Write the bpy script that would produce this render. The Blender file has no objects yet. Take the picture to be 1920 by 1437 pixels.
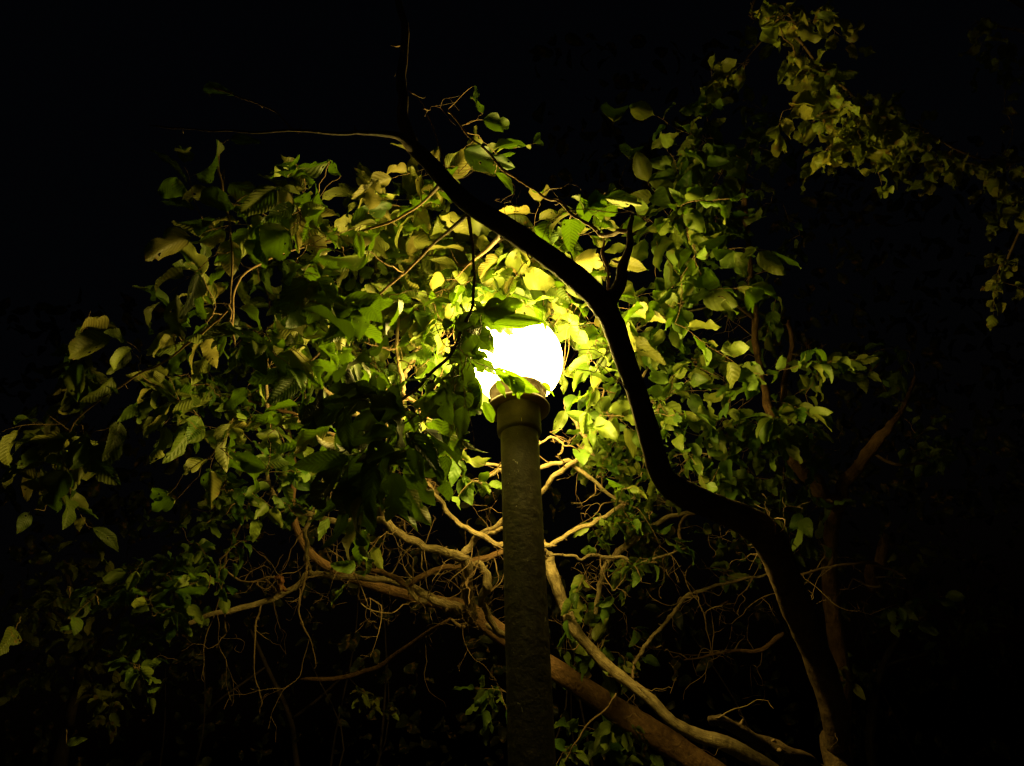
import bpy, math, random
import numpy as np
from mathutils import Vector, Matrix, Euler

# ------------------------------------------------------------------ camera, sky, exposure
scene = bpy.context.scene
COL = scene.collection
random.seed(7); rng = np.random.default_rng(11)
F_PX, CX, CY = 1450.0, 960.0, 718.5
camd = bpy.data.cameras.new('camera'); cam = bpy.data.objects.new('camera', camd); COL.objects.link(cam)
camd.sensor_width = 36; camd.lens = 36*F_PX/1920; camd.clip_start = 0.02; camd.clip_end = 3000
PITCH, ROLL = math.radians(34), math.radians(-1.9)
cam.matrix_world = Matrix.Translation((0, 0, 1.55)) @ Matrix.Rotation(math.pi/2+PITCH, 4, 'X') @ Matrix.Rotation(ROLL, 4, 'Z')
CM = cam.matrix_world.copy()
scene.camera = cam
w = bpy.data.worlds.new('World'); scene.world = w; w.use_nodes = True
nt = w.node_tree; bg = nt.nodes['Background']
sky = nt.nodes.new('ShaderNodeTexSky'); sky.sky_type = 'NISHITA'; sky.sun_disc = False
sky.sun_elevation = math.radians(-4.7); sky.sun_rotation = math.radians(200)
nt.links.new(sky.outputs[0], bg.inputs[0]); bg.inputs[1].default_value = 0.15
vs = scene.view_settings
vs.view_transform = 'Standard'; vs.look = 'None'; vs.exposure = 0; vs.gamma = 1; vs.use_curve_mapping = False
LAMP_L = 116.0
LAMP_C = (1.0, 0.76, 0.15)

def P(px, py, d):
    return CM @ Vector(((px-CX)/F_PX*d, -(py-CY)/F_PX*d, -d))
RIGHT = (CM.to_3x3() @ Vector((1,0,0))).normalized(); UPV = (CM.to_3x3() @ Vector((0,1,0))).normalized()
CI = CM.inverted()
def proj(p):
    q = CI @ Vector(p); d = -q.z
    return (q.x/d*F_PX+CX, -q.y/d*F_PX+CY, d)

# ------------------------------------------------------------------ materials
def newmat(name):
    m = bpy.data.materials.new(name); m.use_nodes = True
    n = m.node_tree.nodes; l = m.node_tree.links
    return m, n, l
def node(n, t, **kw):
    x = n.new(t)
    for k, v in kw.items():
        if k.startswith('_'): setattr(x, k[1:], v)
        else: x.inputs[k.replace('0', ' ')].default_value = v
    return x
def math_node(n, l, op, a, b=None, c=None):
    x = n.new('ShaderNodeMath'); x.operation = op
    for i, v in enumerate((a, b, c)):
        if v is None: continue
        if hasattr(v, 'default_value') or hasattr(v, 'links'): l.new(v, x.inputs[i])
        else: x.inputs[i].default_value = v
    return x.outputs[0]

def leaf_material(name, top, under, trans, holes=0.0, rough=0.5, vein=1.0, nveins=11, dry=(0.24, 0.13, 0.03), dryamt=0.1):
    m, n, l = newmat(name)
    out = n['Material Output']; pb = n['Principled BSDF']
    uv = node(n, 'ShaderNodeUVMap', _uv_map='uv'); rn = node(n, 'ShaderNodeUVMap', _uv_map='rnd')
    su = n.new('ShaderNodeSeparateXYZ'); l.new(uv.outputs[0], su.inputs[0])
    sr = n.new('ShaderNodeSeparateXYZ'); l.new(rn.outputs[0], sr.inputs[0])
    u, v = su.outputs[0], su.outputs[1]; r1, r2 = sr.outputs[0], sr.outputs[1]
    av = math_node(n, l, 'ABSOLUTE', math_node(n, l, 'SUBTRACT', v, 0.5))
    # side veins slant forward from the midrib
    ph = math_node(n, l, 'MULTIPLY', math_node(n, l, 'SUBTRACT', u, math_node(n, l, 'MULTIPLY', av, 0.55)), nveins*2*math.pi)
    tc0 = n.new('ShaderNodeTexCoord'); nzv = node(n, 'ShaderNodeTexNoise', Scale=22.0, Detail=2.0); l.new(tc0.outputs['Object'], nzv.inputs['Vector'])
    ph = math_node(n, l, 'ADD', ph, math_node(n, l, 'MULTIPLY', nzv.outputs['Fac'], 5.0))
    s = math_node(n, l, 'SINE', ph)
    vn = math_node(n, l, 'POWER', math_node(n, l, 'MULTIPLY_ADD', s, 0.5, 0.5), 6.0)
    mid = math_node(n, l, 'LESS_THAN', av, 0.025)
    veins = math_node(n, l, 'MAXIMUM', vn, mid)
    # colour
    geo = n.new('ShaderNodeNewGeometry')
    cmix = n.new('ShaderNodeMix'); cmix.data_type = 'RGBA'
    cmix.inputs[6].default_value = (*top, 1); cmix.inputs[7].default_value = (*under, 1)
    l.new(geo.outputs['Backfacing'], cmix.inputs[0])
    tc = n.new('ShaderNodeTexCoord')
    nz = node(n, 'ShaderNodeTexNoise', Scale=35.0, Detail=4.0); l.new(tc.outputs['Object'], nz.inputs['Vector'])
    hsv = n.new('ShaderNodeHueSaturation'); l.new(cmix.outputs[2], hsv.inputs['Color'])
    l.new(math_node(n, l, 'MULTIPLY_ADD', r1, 0.07, 0.45), hsv.inputs['Hue'])
    l.new(math_node(n, l, 'ADD', math_node(n, l, 'MULTIPLY_ADD', r2, 0.75, 0.38), math_node(n, l, 'MULTIPLY', nz.outputs['Fac'], 0.35)), hsv.inputs['Value'])
    vm = n.new('ShaderNodeMix'); vm.data_type = 'RGBA'; vm.inputs[7].default_value = (under[0]*1.5, under[1]*1.4, under[2]*1.3, 1)
    per = math_node(n, l, 'MULTIPLY', math_node(n, l, 'FRACT', math_node(n, l, 'MULTIPLY', r1, 7.3)), 1.0)
    per = math_node(n, l, 'POWER', per, 1.6)
    l.new(math_node(n, l, 'MULTIPLY', math_node(n, l, 'MULTIPLY', veins, 0.22*vein), math_node(n, l, 'MULTIPLY_ADD', per, .8, .2)), vm.inputs[0]); l.new(hsv.outputs[0], vm.inputs[6])
    # dry brown blotches and margins
    nz2 = node(n, 'ShaderNodeTexNoise', Scale=16.0, Detail=5.0, Roughness=0.65); l.new(tc.outputs['Object'], nz2.inputs['Vector'])
    rr = n.new('ShaderNodeMapRange'); rr.inputs[1].default_value = 0.66-dryamt; rr.inputs[2].default_value = 0.74-dryamt
    l.new(nz2.outputs['Fac'], rr.inputs[0])
    dm = n.new('ShaderNodeMix'); dm.data_type = 'RGBA'; dm.inputs[7].default_value = (*dry, 1)
    l.new(rr.outputs[0], dm.inputs[0]); l.new(vm.outputs[2], dm.inputs[6])
    l.new(dm.outputs[2], pb.inputs['Base Color'])
    pb.inputs['Roughness'].default_value = rough; pb.inputs['Specular IOR Level'].default_value = 0.35
    # pleated relief
    h = math_node(n, l, 'ADD', math_node(n, l, 'MULTIPLY', s, math_node(n, l, 'MULTIPLY_ADD', per, .55, .03)), math_node(n, l, 'MULTIPLY', nz.outputs['Fac'], 0.9))
    bp = n.new('ShaderNodeBump'); bp.inputs['Strength'].default_value = 0.5*vein; bp.inputs['Distance'].default_value = 0.004
    l.new(h, bp.inputs['Height']); l.new(bp.outputs[0], pb.inputs['Normal'])
    tr = n.new('ShaderNodeBsdfTranslucent')
    tm = n.new('ShaderNodeMix'); tm.data_type = 'RGBA'; tm.inputs[6].default_value = (*trans, 1); tm.inputs[7].default_value = (trans[0]*.5, trans[1]*.5, trans[2]*.5, 1)
    l.new(math_node(n, l, 'MULTIPLY', veins, 0.45), tm.inputs[0])
    l.new(tm.outputs[2], tr.inputs[0]); l.new(bp.outputs[0], tr.inputs['Normal'])
    ms = n.new('ShaderNodeMixShader'); ms.inputs[0].default_value = 0.42
    l.new(pb.outputs[0], ms.inputs[1]); l.new(tr.outputs[0], ms.inputs[2])
    if holes > 0:
        comb = n.new('ShaderNodeCombineXYZ')
        l.new(math_node(n, l, 'MULTIPLY_ADD', r1, 31.0, u), comb.inputs[0]); l.new(math_node(n, l, 'MULTIPLY_ADD', v, 0.7, math_node(n, l, 'MULTIPLY', r2, 17.0)), comb.inputs[1])
        vo = node(n, 'ShaderNodeTexVoronoi', Scale=9.0); l.new(comb.outputs[0], vo.inputs['Vector'])
        nh = node(n, 'ShaderNodeTexNoise', Scale=4.5, Detail=1.0); l.new(comb.outputs[0], nh.inputs['Vector'])
        thr = math_node(n, l, 'MULTIPLY', math_node(n, l, 'MAXIMUM', math_node(n, l, 'SUBTRACT', nh.outputs['Fac'], 0.54), 0.0), holes)
        hole = math_node(n, l, 'LESS_THAN', vo.outputs['Distance'], thr)
        tp = n.new('ShaderNodeBsdfTransparent')
        m2 = n.new('ShaderNodeMixShader'); l.new(hole, m2.inputs[0]); l.new(ms.outputs[0], m2.inputs[1]); l.new(tp.outputs[0], m2.inputs[2])
        l.new(m2.outputs[0], out.inputs['Surface'])
    else:
        l.new(ms.outputs[0], out.inputs['Surface'])
    return m

def bark_material(name, c1, c2, scale=18.0, bump=0.6, ring=0.3):
    m, n, l = newmat(name); pb = n['Principled BSDF']
    tc = n.new('ShaderNodeTexCoord')
    uv = node(n, 'ShaderNodeUVMap', _uv_map='uv')
    mp = n.new('ShaderNodeMapping'); mp.inputs['Scale'].default_value = (6.0, 55.0, 1); l.new(uv.outputs[0], mp.inputs[0])
    mp.inputs['Scale'].default_value = (14.0, 9.0, 1)
    na = node(n, 'ShaderNodeTexNoise', Scale=1.6, Detail=6.0, Roughness=0.65); l.new(mp.outputs[0], na.inputs['Vector'])
    nb = node(n, 'ShaderNodeTexNoise', Scale=scale, Detail=6.0, Roughness=0.6); l.new(tc.outputs['Object'], nb.inputs['Vector'])
    nc = node(n, 'ShaderNodeTexNoise', Scale=4.0, Detail=2.0); l.new(tc.outputs['Object'], nc.inputs['Vector'])
    cr = n.new('ShaderNodeValToRGB'); cr.color_ramp.elements[0].position = 0.38; cr.color_ramp.elements[1].position = 0.58
    cr.color_ramp.elements[0].color = (*c1, 1); cr.color_ramp.elements[1].color = (*c2, 1)
    mx = math_node(n, l, 'MULTIPLY', math_node(n, l, 'ADD', math_node(n, l, 'ADD', na.outputs['Fac'], nb.outputs['Fac']), nc.outputs['Fac']), 0.333)
    l.new(mx, cr.inputs[0]); l.new(cr.outputs[0], pb.inputs['Base Color'])
    # lenticels: small cross marks
    mp2 = n.new('ShaderNodeMapping'); mp2.inputs['Scale'].default_value = (60, 4, 1); l.new(uv.outputs[0], mp2.inputs[0])
    nd = node(n, 'ShaderNodeTexNoise', Scale=1.0, Detail=1.0); l.new(mp2.outputs[0], nd.inputs['Vector'])
    h = math_node(n, l, 'ADD', math_node(n, l, 'ADD', na.outputs['Fac'], nb.outputs['Fac']), math_node(n, l, 'MULTIPLY', nd.outputs['Fac'], ring))
    bp = n.new('ShaderNodeBump'); bp.inputs['Strength'].default_value = bump; bp.inputs['Distance'].default_value = 0.012
    l.new(h, bp.inputs['Height']); l.new(bp.outputs[0], pb.inputs['Normal'])
    pb.inputs['Roughness'].default_value = 0.75; pb.inputs['Specular IOR Level'].default_value = 0.25
    return m

M_BIG = leaf_material('large_toothed_leaf', (0.075, 0.12, 0.015), (0.24, 0.255, 0.05), (0.088, 0.165, 0.004), holes=2.2, nveins=11, vein=0.8, dryamt=0.03)
M_SMALL = leaf_material('small_oval_leaf', (0.085, 0.155, 0.016), (0.175, 0.26, 0.038), (0.13, 0.24, 0.006), holes=0.9, nveins=6, vein=0.55, dryamt=0.02)
M_DULL = leaf_material('dull_crumpled_leaf', (0.23, 0.27, 0.03), (0.29, 0.34, 0.05), (0.24, 0.30, 0.02), holes=1.2, nveins=6, vein=0.7, dryamt=0.10)
M_DRY = leaf_material('dry_brown_leaf', (0.32, 0.16, 0.05), (0.36, 0.20, 0.07), (0.2, 0.10, 0.02), nveins=7, vein=0.8)
M_BARK_DARK = bark_material('dark_rough_bark', (0.05, 0.03, 0.018), (0.17, 0.105, 0.055), bump=0.9)
M_BARK_PALE = bark_material('pale_branch_bark', (0.15, 0.10, 0.05), (0.47, 0.35, 0.19), bump=1.0)
M_BARK_RED = bark_material('reddish_bark', (0.09, 0.045, 0.022), (0.27, 0.145, 0.07), bump=1.0)
M_BARK_DEEP = bark_material('shaded_bark', (0.012, 0.008, 0.005), (0.05, 0.032, 0.018), bump=0.6)  # far stems: shade put into the bark colour, darker than the other barks
M_TWIG = bark_material('twig_bark', (0.11, 0.062, 0.033), (0.28, 0.18, 0.09), scale=40, bump=0.3)

# ------------------------------------------------------------------ mesh helpers
def link(o, parent=None):
    COL.objects.link(o)
    if parent: o.parent = parent
    return o
def tag(o, label=None, cat=None, group=None, kind=None):
    if label: o['label'] = label
    if cat: o['category'] = cat
    if group: o['group'] = group
    if kind: o['kind'] = kind
    return o
def empty(name, loc):
    o = bpy.data.objects.new(name, None); o.empty_display_size = 0.2; o.location = loc
    return link(o)

class Buf:
    """collects vertices, quads, uvs and material indices, and links them as one mesh"""
    def __init__(s): s.v=[]; s.f=[]; s.uv=[]; s.rn=[]; s.mi=[]; s.n=0
    def add(s, v, f, uv, rn, mi=0):
        s.v.append(v); s.f.append(f+s.n); s.uv.append(uv[f.ravel()]); s.rn.append(np.tile(np.asarray(rn, float), (f.size, 1)))
        s.mi.append(np.full(len(f), mi)); s.n += len(v)
    def build(s, name, mats, parent=None, base=(0, 0, 0)):
        v = np.concatenate(s.v) - np.asarray(base); f = np.concatenate(s.f)
        me = bpy.data.meshes.new(name)
        me.vertices.add(len(v)); me.vertices.foreach_set('co', v.astype(np.float32).ravel())
        me.loops.add(f.size); me.loops.foreach_set('vertex_index', f.astype(np.int32).ravel())
        me.polygons.add(len(f)); me.polygons.foreach_set('loop_start', (np.arange(len(f))*4).astype(np.int32))
        me.polygons.foreach_set('loop_total', np.full(len(f), 4, np.int32))
        for m in mats: me.materials.append(m)
        me.polygons.foreach_set('material_index', np.concatenate(s.mi).astype(np.int32))
        me.polygons.foreach_set('use_smooth', np.ones(len(f), bool))
        me.update(calc_edges=True)
        a = me.uv_layers.new(name='uv'); a.data.foreach_set('uv', np.concatenate(s.uv).astype(np.float32).ravel())
        a = me.uv_layers.new(name='rnd'); a.data.foreach_set('uv', np.concatenate(s.rn).astype(np.float32).ravel())
        me.validate()
        o = bpy.data.objects.new(name, me)
        return link(o, parent)

def smooth_path(pts, sub=4):
    """Catmull-Rom through rows of (x,y,z,r)"""
    p = np.asarray(pts, float)
    if len(p) < 3: 
        t = np.linspace(0, 1, sub+1)[:, None]; return p[0]*(1-t)+p[1]*t
    q = np.vstack([2*p[0]-p[1], p, 2*p[-1]-p[-2]]); out = []
    for i in range(1, len(q)-2):
        for k in range(sub):
            t = k/sub; a, b, c, d = q[i-1], q[i], q[i+1], q[i+2]
            out.append(0.5*((2*b)+(c-a)*t+(2*a-5*b+4*c-d)*t*t+(3*b-a-3*c+d)*t**3))
    out.append(q[-2]); out = np.array(out); out[:, 3] = np.maximum(out[:, 3], 0.0007)
    return out

def tube(buf, path, sides=10, mi=0, knob=0.0, groove=0.0):
    """tapered tube with closed rounded ends, knobs along it and an uneven section"""
    p = np.asarray(path, float); n = len(p)
    T = np.gradient(p[:, :3], axis=0); T /= np.linalg.norm(T, axis=1)[:, None]+1e-9
    ref = np.array([0.31, 0.17, 0.93]); 
    if abs(T[0] @ ref) > .9: ref = np.array([0.95, 0.2, 0.1])
    N = np.zeros((n, 3)); a = ref - T[0]*(ref @ T[0]); N[0] = a/np.linalg.norm(a)
    for i in range(1, n):
        a = N[i-1] - T[i]*(N[i-1] @ T[i]); N[i] = a/(np.linalg.norm(a)+1e-9)
    B = np.cross(T, N)
    ang = np.linspace(0, 2*math.pi, sides, endpoint=False)
    L = np.concatenate([[0], np.cumsum(np.linalg.norm(np.diff(p[:, :3], axis=0), axis=1))])
    r = p[:, 3].copy()
    if knob > 0:
        ph = rng.uniform(0, 6.28, 4)
        r *= 1 + knob*(np.sin(L*23+ph[0])*.5+np.sin(L*61+ph[1])*.35+np.sin(L*9+ph[2])*.5) + knob*rng.normal(0, .35, n)
    sec = 1 + 0.06*np.sin(2*ang+rng.uniform(0, 6)) + 0.04*np.sin(3*ang+rng.uniform(0, 6))
    R = r[:, None]*sec[None, :]
    if knob > 0: R = R*(1+rng.normal(0, knob*.22, R.shape))
    if groove > 0:
        c0 = rng.uniform(0, 6.28)
        da = np.abs((ang[None, :]-c0-L[:, None]*1.2+math.pi) % (2*math.pi)-math.pi)
        R = R*(1-groove*np.exp(-(da/.4)**2))
    R[0] *= .55; R[-1] *= .5
    V = p[:, None, :3] + R[:, :, None]*(np.cos(ang)[None, :, None]*N[:, None, :]+np.sin(ang)[None, :, None]*B[:, None, :])
    V = V.reshape(-1, 3)
    uv = np.stack([np.repeat(L, sides), np.tile(np.arange(sides)/sides, n)], 1)
    i = np.arange(n-1)[:, None]*sides; k = np.arange(sides)[None, :]; k2 = (k+1) % sides
    Fq = np.stack([i+k, i+k2, i+sides+k2, i+sides+k], -1).reshape(-1, 4)
    caps = []
    if sides % 2 == 0:
        for o0, fl in ((0, True), ((n-1)*sides, False)):
            for j in range(sides//2-1):
                q = [o0+j, o0+j+1, o0+sides-2-j, o0+sides-1-j]
                caps.append(q[::-1] if fl else q)
    Fq = np.vstack([Fq, np.array(caps, int).reshape(-1, 4)])
    buf.add(V, Fq, uv, (0.5, 0.5), mi)

# leaf templates -----------------------------------------------------------------
def leaf_template(na, nb, wide, teeth, tooth, fold, bend, curl, wave, pleat, point=0.5, rs=None, bite=0.0):
    rs = rs or np.random.default_rng(1)
    u = np.linspace(0, 1, na+1); 
    wdt = np.sin(np.pi*np.clip(u, 0, 1)**(0.55+0.25*point))**(0.72) * (1-0.30*point*u)
    wdt[0] = 0.02; wdt[-1] = 0.012
    ph = rs.uniform(0, 6.28, 6)
    X = []; UV = []
    for i, uu in enumerate(u):
        for j in range(-nb, nb+1):
            t = j/nb; s = 1 if j >= 0 else -1
            ww = wide*0.5*wdt[i]
            if abs(j) == nb:
                saw = (uu*teeth) % 1.0
                ww *= 1 - tooth*(1-saw) 
            if bite > 0:
                bb = math.exp(-((uu-(.35+.3*math.sin(ph[3])))/.10)**2)*bite*(1 if s > 0 else .2)+math.exp(-((uu-(.65+.2*math.sin(ph[4])))/.06)**2)*bite*(1 if s < 0 else .1)
                ww *= 1-min(bb, .8)*abs(t)
            y = t*ww
            x = uu + abs(t)*0.04*(1-uu)
            f = abs(y)*math.sin(fold); y2 = y*math.cos(fold)
            z = f + curl*abs(t)**2.2*wdt[i]*0.18 + wave*0.035*math.sin(uu*9+ph[0]+s*1.3)*abs(t)**1.5 + wave*0.02*math.sin(uu*17+ph[1]*s)*abs(t)**2
            z += pleat*0.012*math.sin((uu-abs(t)*0.25*wide)*11*2*math.pi)*min(1, abs(t)*3)
            X.append((x, y2, z)); UV.append((uu, 0.5+0.5*t*wdt[i]))
    X = np.array(X)
    # bend along the length and a little twist
    a = bend*X[:, 0]; 
    xb = np.where(abs(bend) > 1e-3, np.sin(a)/max(abs(bend), 1e-3)*np.sign(bend or 1), X[:, 0]); zb = -(1-np.cos(a))/(bend if abs(bend) > 1e-3 else 1)
    x2 = xb + X[:, 2]*np.sin(a); z2 = zb + X[:, 2]*np.cos(a)
    tw = rs.uniform(-.5, .5)*X[:, 0]
    y3 = X[:, 1]*np.cos(tw) - z2*np.sin(tw)*0.3; z3 = z2 + X[:, 1]*np.sin(tw)
    X = np.stack([x2, y3, z3], 1)
    nr = 2*nb+1; i = np.arange(na)[:, None]*nr; k = np.arange(2*nb)[None, :]
    Fq = np.stack([i+k, i+nr+k, i+nr+k+1, i+k+1], -1).reshape(-1, 4)
    return X, Fq, np.array(UV)

def make_templates(kind, n):
    out = []
    for q in range(n):
        rs = np.random.default_rng(100+q+{'big': 0, 'small': 50, 'dull': 90}[kind])
        if kind == 'big':
            out.append(leaf_template(44, 4, rs.uniform(.50, .66), 22, .10, rs.uniform(.05, .75), rs.uniform(.1, 1.5), rs.uniform(-.6, .5), rs.uniform(.4, 1.4), rs.uniform(0, 1)**2*.6, rs.uniform(.3, .9), rs, bite=0.0 if rs.random() < .5 else rs.uniform(.3, .8)))
        elif kind == 'small':
            out.append(leaf_template(16, 2, rs.uniform(.52, .74), 8, .10, rs.uniform(.05, .7), rs.uniform(-.2, 1.5), rs.uniform(-.8, .6), rs.uniform(.5, 1.8), 0.0, rs.uniform(.2, .9), rs, bite=0.0 if rs.random() < .6 else rs.uniform(.3, .7)))
        else:
            out.append(leaf_template(14, 2, rs.uniform(.6, .9), 6, .12, rs.uniform(.2, .9), rs.uniform(.2, 2.4), rs.uniform(-1.5, 1.2), rs.uniform(1.5, 3.5), 0.0, rs.uniform(.4, 1), rs, bite=rs.uniform(0, .7)))
    return out
TPL = {'big': make_templates('big', 14), 'small': make_templates('small', 16), 'dull': make_templates('dull', 14)}

def unit(v):
    v = np.asarray(v, float); return v/(np.linalg.norm(v)+1e-9)
def put_leaf(buf, kind, base, axis, normal, size, mi=0, tpl=None, width=1.0):
    X, Fq, UV = TPL[kind][rng.integers(len(TPL[kind])) if tpl is None else tpl]
    x = unit(axis); z = unit(np.asarray(normal)-x*np.dot(normal, x)); y = np.cross(z, x)
    Rm = np.stack([x, y*width, z], 0)*size
    buf.add(X @ Rm + np.asarray(base), Fq, UV, rng.random(2), mi)

GLOBE = np.array(P(967, 677, 3.2)); GLOBE_R = 0.190
UP = np.array([0, 0, 1.0])
def blocked(p, d_only_front=True):
    """keeps leaves out of the lamp itself and its open side"""
    p = np.asarray(p)
    if np.linalg.norm(p-GLOBE) < GLOBE_R+0.07: return True
    x, y, d = proj(p)
    if d < 3.32 and 905 < x < 1090 and 575 < y < 760: return True
    if d < 3.45 and 890 < x < 1065 and y >= 760: return True
    if d < 3.25 and (((x-880)/135)**2+((y-475)/85)**2 < 1 or ((x-805)/55)**2+((y-640)/75)**2 < 1) and rng.random() < .85: return True
    return False

class Tree:
    def __init__(s, name, label, base, group=None, leaf='small', leafmat=None, twigmat=None, cat='tree'):
        s.root = empty(name, base); tag(s.root, label, cat, group)
        s.base = np.array(base, float); s.leafbuf = Buf(); s.twigbuf = Buf(); s.nodes = []; s.kind = leaf
        s.bare = False; s.leafmat = leafmat; s.twigmat = twigmat or M_TWIG
    def trace(s, pts, name='branch', mat=None, sides=12, knob=0.07, groove=0.0, sub=5, label=None, jitter=0.0):
        """pts: photo column, row, width in photo pixels, distance in metres"""
        rows = []
        for q in pts:
            x, y, wpx, d = q
            p = P(x, y, d); rows.append((p.x, p.y, p.z, wpx/F_PX*d*0.5))
        path = smooth_path(rows, sub)
        return s.limb(path, name, mat, sides, knob, groove, label, jitter)
    def limb(s, path, name='branch', mat=None, sides=12, knob=0.07, groove=0.0, label=None, jitter=0.0):
        if len(path) > 6 and path[:, 3].max() < .045:
            nz_ = rng.normal(0, 1, (len(path), 3)); nz_[1:-1] = (nz_[:-2]+nz_[1:-1]*1.5+nz_[2:])/2.6
            path[1:-1, :3] += (nz_*(path[:, 3:4]*.20+.0034))[1:-1]
            if s.nodes:
                ends = [s.nearest(path[0, :3])[1], s.nearest(path[-1, :3])[1]]
                if min(ends) > .10:
                    e_ = path[0] if ends[0] <= ends[1] else path[-1]
                    q, dd = s.nearest(e_[:3]); s.twig(q[:3], e_[:3], max(e_[3]*.9, .003), max(e_[3]*.7, .002), wig=.12, seg=9, sides=8, record=True)
            for i in range(3, len(path)-1):
                if rng.random() < .20:
                    r_ = path[i, 3]; dv = unit(rng.normal(0, 1, 3)); ln = r_+rng.uniform(.008, .03)
                    tube(s.twigbuf, np.column_stack([np.array([path[i, :3], path[i, :3]+dv*ln*.6, path[i, :3]+dv*ln+UP*.004]), [r_*.45, r_*.3+.0007, r_*.2+.0005]]), 6)
        b = Buf(); tube(b, path, sides, knob=knob, groove=groove)
        o = b.build(name, [mat], s.root, s.base)
        if label: o['label'] = label
        s.nodes += [tuple(q) for q in path]
        return o
    def twig(s, a, b, r0, r1, wig=0.10, seg=7, sides=5, record=False):
        a = np.asarray(a, float); b = np.asarray(b, float); L = np.linalg.norm(b-a)
        t = np.linspace(0, 1, seg)[:, None]; p = a*(1-t)+b*t
        off = rng.normal(0, 1, (seg, 3))*wig*L*0.35; off = off*np.sin(np.pi*t)
        p = p+off; p[:, 2] += (np.sin(np.pi*t)*L*rng.uniform(-.10, .16))[:, 0]
        r = (r0*(1-t)+r1*t)[:, 0]
        path = np.column_stack([p, r]); path = smooth_path(path, 2)
        tube(s.twigbuf, path, sides, knob=.12)
        if record: s.nodes += [tuple(q) for q in path[1:]]
        return path
    def nearest(s, p, maxd=9):
        A = np.array(s.nodes); d = np.linalg.norm(A[:, :3]-p, axis=1)
        A2 = d + 0.15*rng.random(len(d)) + np.where(A[:, 2] > p[2]+.1, .12, 0)
        i = np.argmin(A2); return A[i], d[i]
    def spray(s, start, direc, nleaf, size, kind=None, gap=0.6, tilt=0.6, droop=.35, connect=True, guard=True):
        kind = kind or s.kind; direc = unit(direc); start = np.asarray(start, float)
        L = nleaf*size*gap*0.55
        n = nleaf+2; t = np.linspace(0, 1, n)
        side0 = unit(np.cross(direc, UP)+1e-3)
        p = start+np.outer(t*L, direc)+np.outer(np.sin(t*7+rng.uniform(0, 6))*0.03*L, side0); p[:, 2] -= (t**2)*L*droop*0.5
        if guard and (blocked(p[0]) or blocked(p[-1])): return False
        if connect and s.nodes:
            q, dd = s.nearest(p[0])
            if dd > 0.03:
                m = min(dd, 1.4)
                tw_ = s.twig(q[:3] if dd <= 1.4 else p[0]+(q[:3]-p[0])*m/dd, p[0], min(max(.0024, dd*.005), q[3]*.8+.001), 0.0014, wig=.16, record=True)
                if dd > .12 and not s.bare:
                    for i in range(int(len(tw_)*.3), len(tw_)-1):
                        if rng.random() < .62:
                            a_ = tw_[i, :3]; ax = unit(direc*.3+rng.normal(0, .7, 3)-UP*droop); sz = size*rng.uniform(.6, 1.05); b_ = a_+ax*sz*.12
                            if guard and (blocked(b_) or blocked(b_+ax*sz*.5) or blocked(b_+ax*sz)): continue
                            tube(s.twigbuf, np.column_stack([np.array([a_, a_+ax*sz*.06, b_+ax*sz*.02]), [.0011, .0009, .0009]]), 4)
                            put_leaf(s.leafbuf, kind, b_, ax, unit(UP+rng.normal(0, tilt, 3)), sz)
        path = np.column_stack([p, np.linspace(.0018, .0008, n)]); tube(s.twigbuf, smooth_path(path, 2), 5, knob=.1)
        for i in range(1, n):
            sg = 1 if i % 2 else -1
            ax = unit(direc*rng.uniform(.2, .8)+side0*sg*rng.uniform(.5, 1.0)-UP*rng.uniform(-.1, 1)*droop*1.6+rng.normal(0, .25, 3))
            if i == n-1: ax = unit(direc-UP*droop+rng.normal(0, .2, 3))
            nm = unit(UP+rng.normal(0, tilt, 3))
            sz = size*rng.uniform(.62, 1.12)
            pb = p[i]+ax*sz*.12
            if guard and (blocked(pb+ax*sz*.5) or blocked(pb+ax*sz) or blocked(pb)): continue
            tube(s.twigbuf, np.column_stack([np.array([p[i], p[i]+ax*sz*.06-UP*.001, pb+ax*sz*.02]), [.0011, .0009, .0009]]), 4)
            put_leaf(s.leafbuf, kind, pb, ax, nm, sz)
        return True
    def blob(s, cx, cy, rx, ry, d0, d1, nleaves, size, kind=None, tilt=.6, droop=.35, out=(0, 0, 0), per=(3, 6), guard=True):
        done = 0; tries = 0
        while done < nleaves and tries < nleaves*4:
            tries += 1
            r = math.sqrt(rng.random()); a = rng.uniform(0, 6.28)
            d = rng.uniform(d0, d1)
            p = np.array(P(cx+r*rx*math.cos(a), cy+r*ry*math.sin(a), d))
            k = int(rng.integers(per[0], per[1]+1))
            dr = rng.normal(0, 1, 3)*np.array([1, 1, .55])+np.array(out)
            if s.spray(p, dr, k, size, kind, tilt=tilt, droop=droop, guard=guard): done += k+1
    def hero(s, bx, by, tx, ty, d0, d1=None, roll=0.0, width=1.0, kind=None, tpl=None, stem=None):
        """one leaf drawn from its base to its tip; roll turns its face about its own axis"""
        if bx < 400 and d0 < 2.85: d0 += .55; d1 = (d1 or d0)+.5
        a = np.array(P(bx, by, d0)); b = np.array(P(tx, ty, d1 or d0)); ax = b-a; L = np.linalg.norm(ax)
        view = unit(a-np.array(CM.translation)); nrm = -(view) 
        x = unit(ax); z = unit(nrm-x*(nrm@x)); y = np.cross(z, x); z2 = z*math.cos(roll)+y*math.sin(roll)
        put_leaf(s.leafbuf, kind or s.kind, a, ax, z2, L*1.05, tpl=tpl, width=width)
        if stem is not None:
            q = np.array(P(*stem)); s.twig(q, a, .0022, .0012, wig=.08)
        elif s.nodes:
            q, dd = s.nearest(a)
            m = dd if dd < .45 and by < 1050 else .05; s.twig(a+(q[:3]-a)*m/(dd+1e-6), a, .002, .0012, wig=.10)
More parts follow.
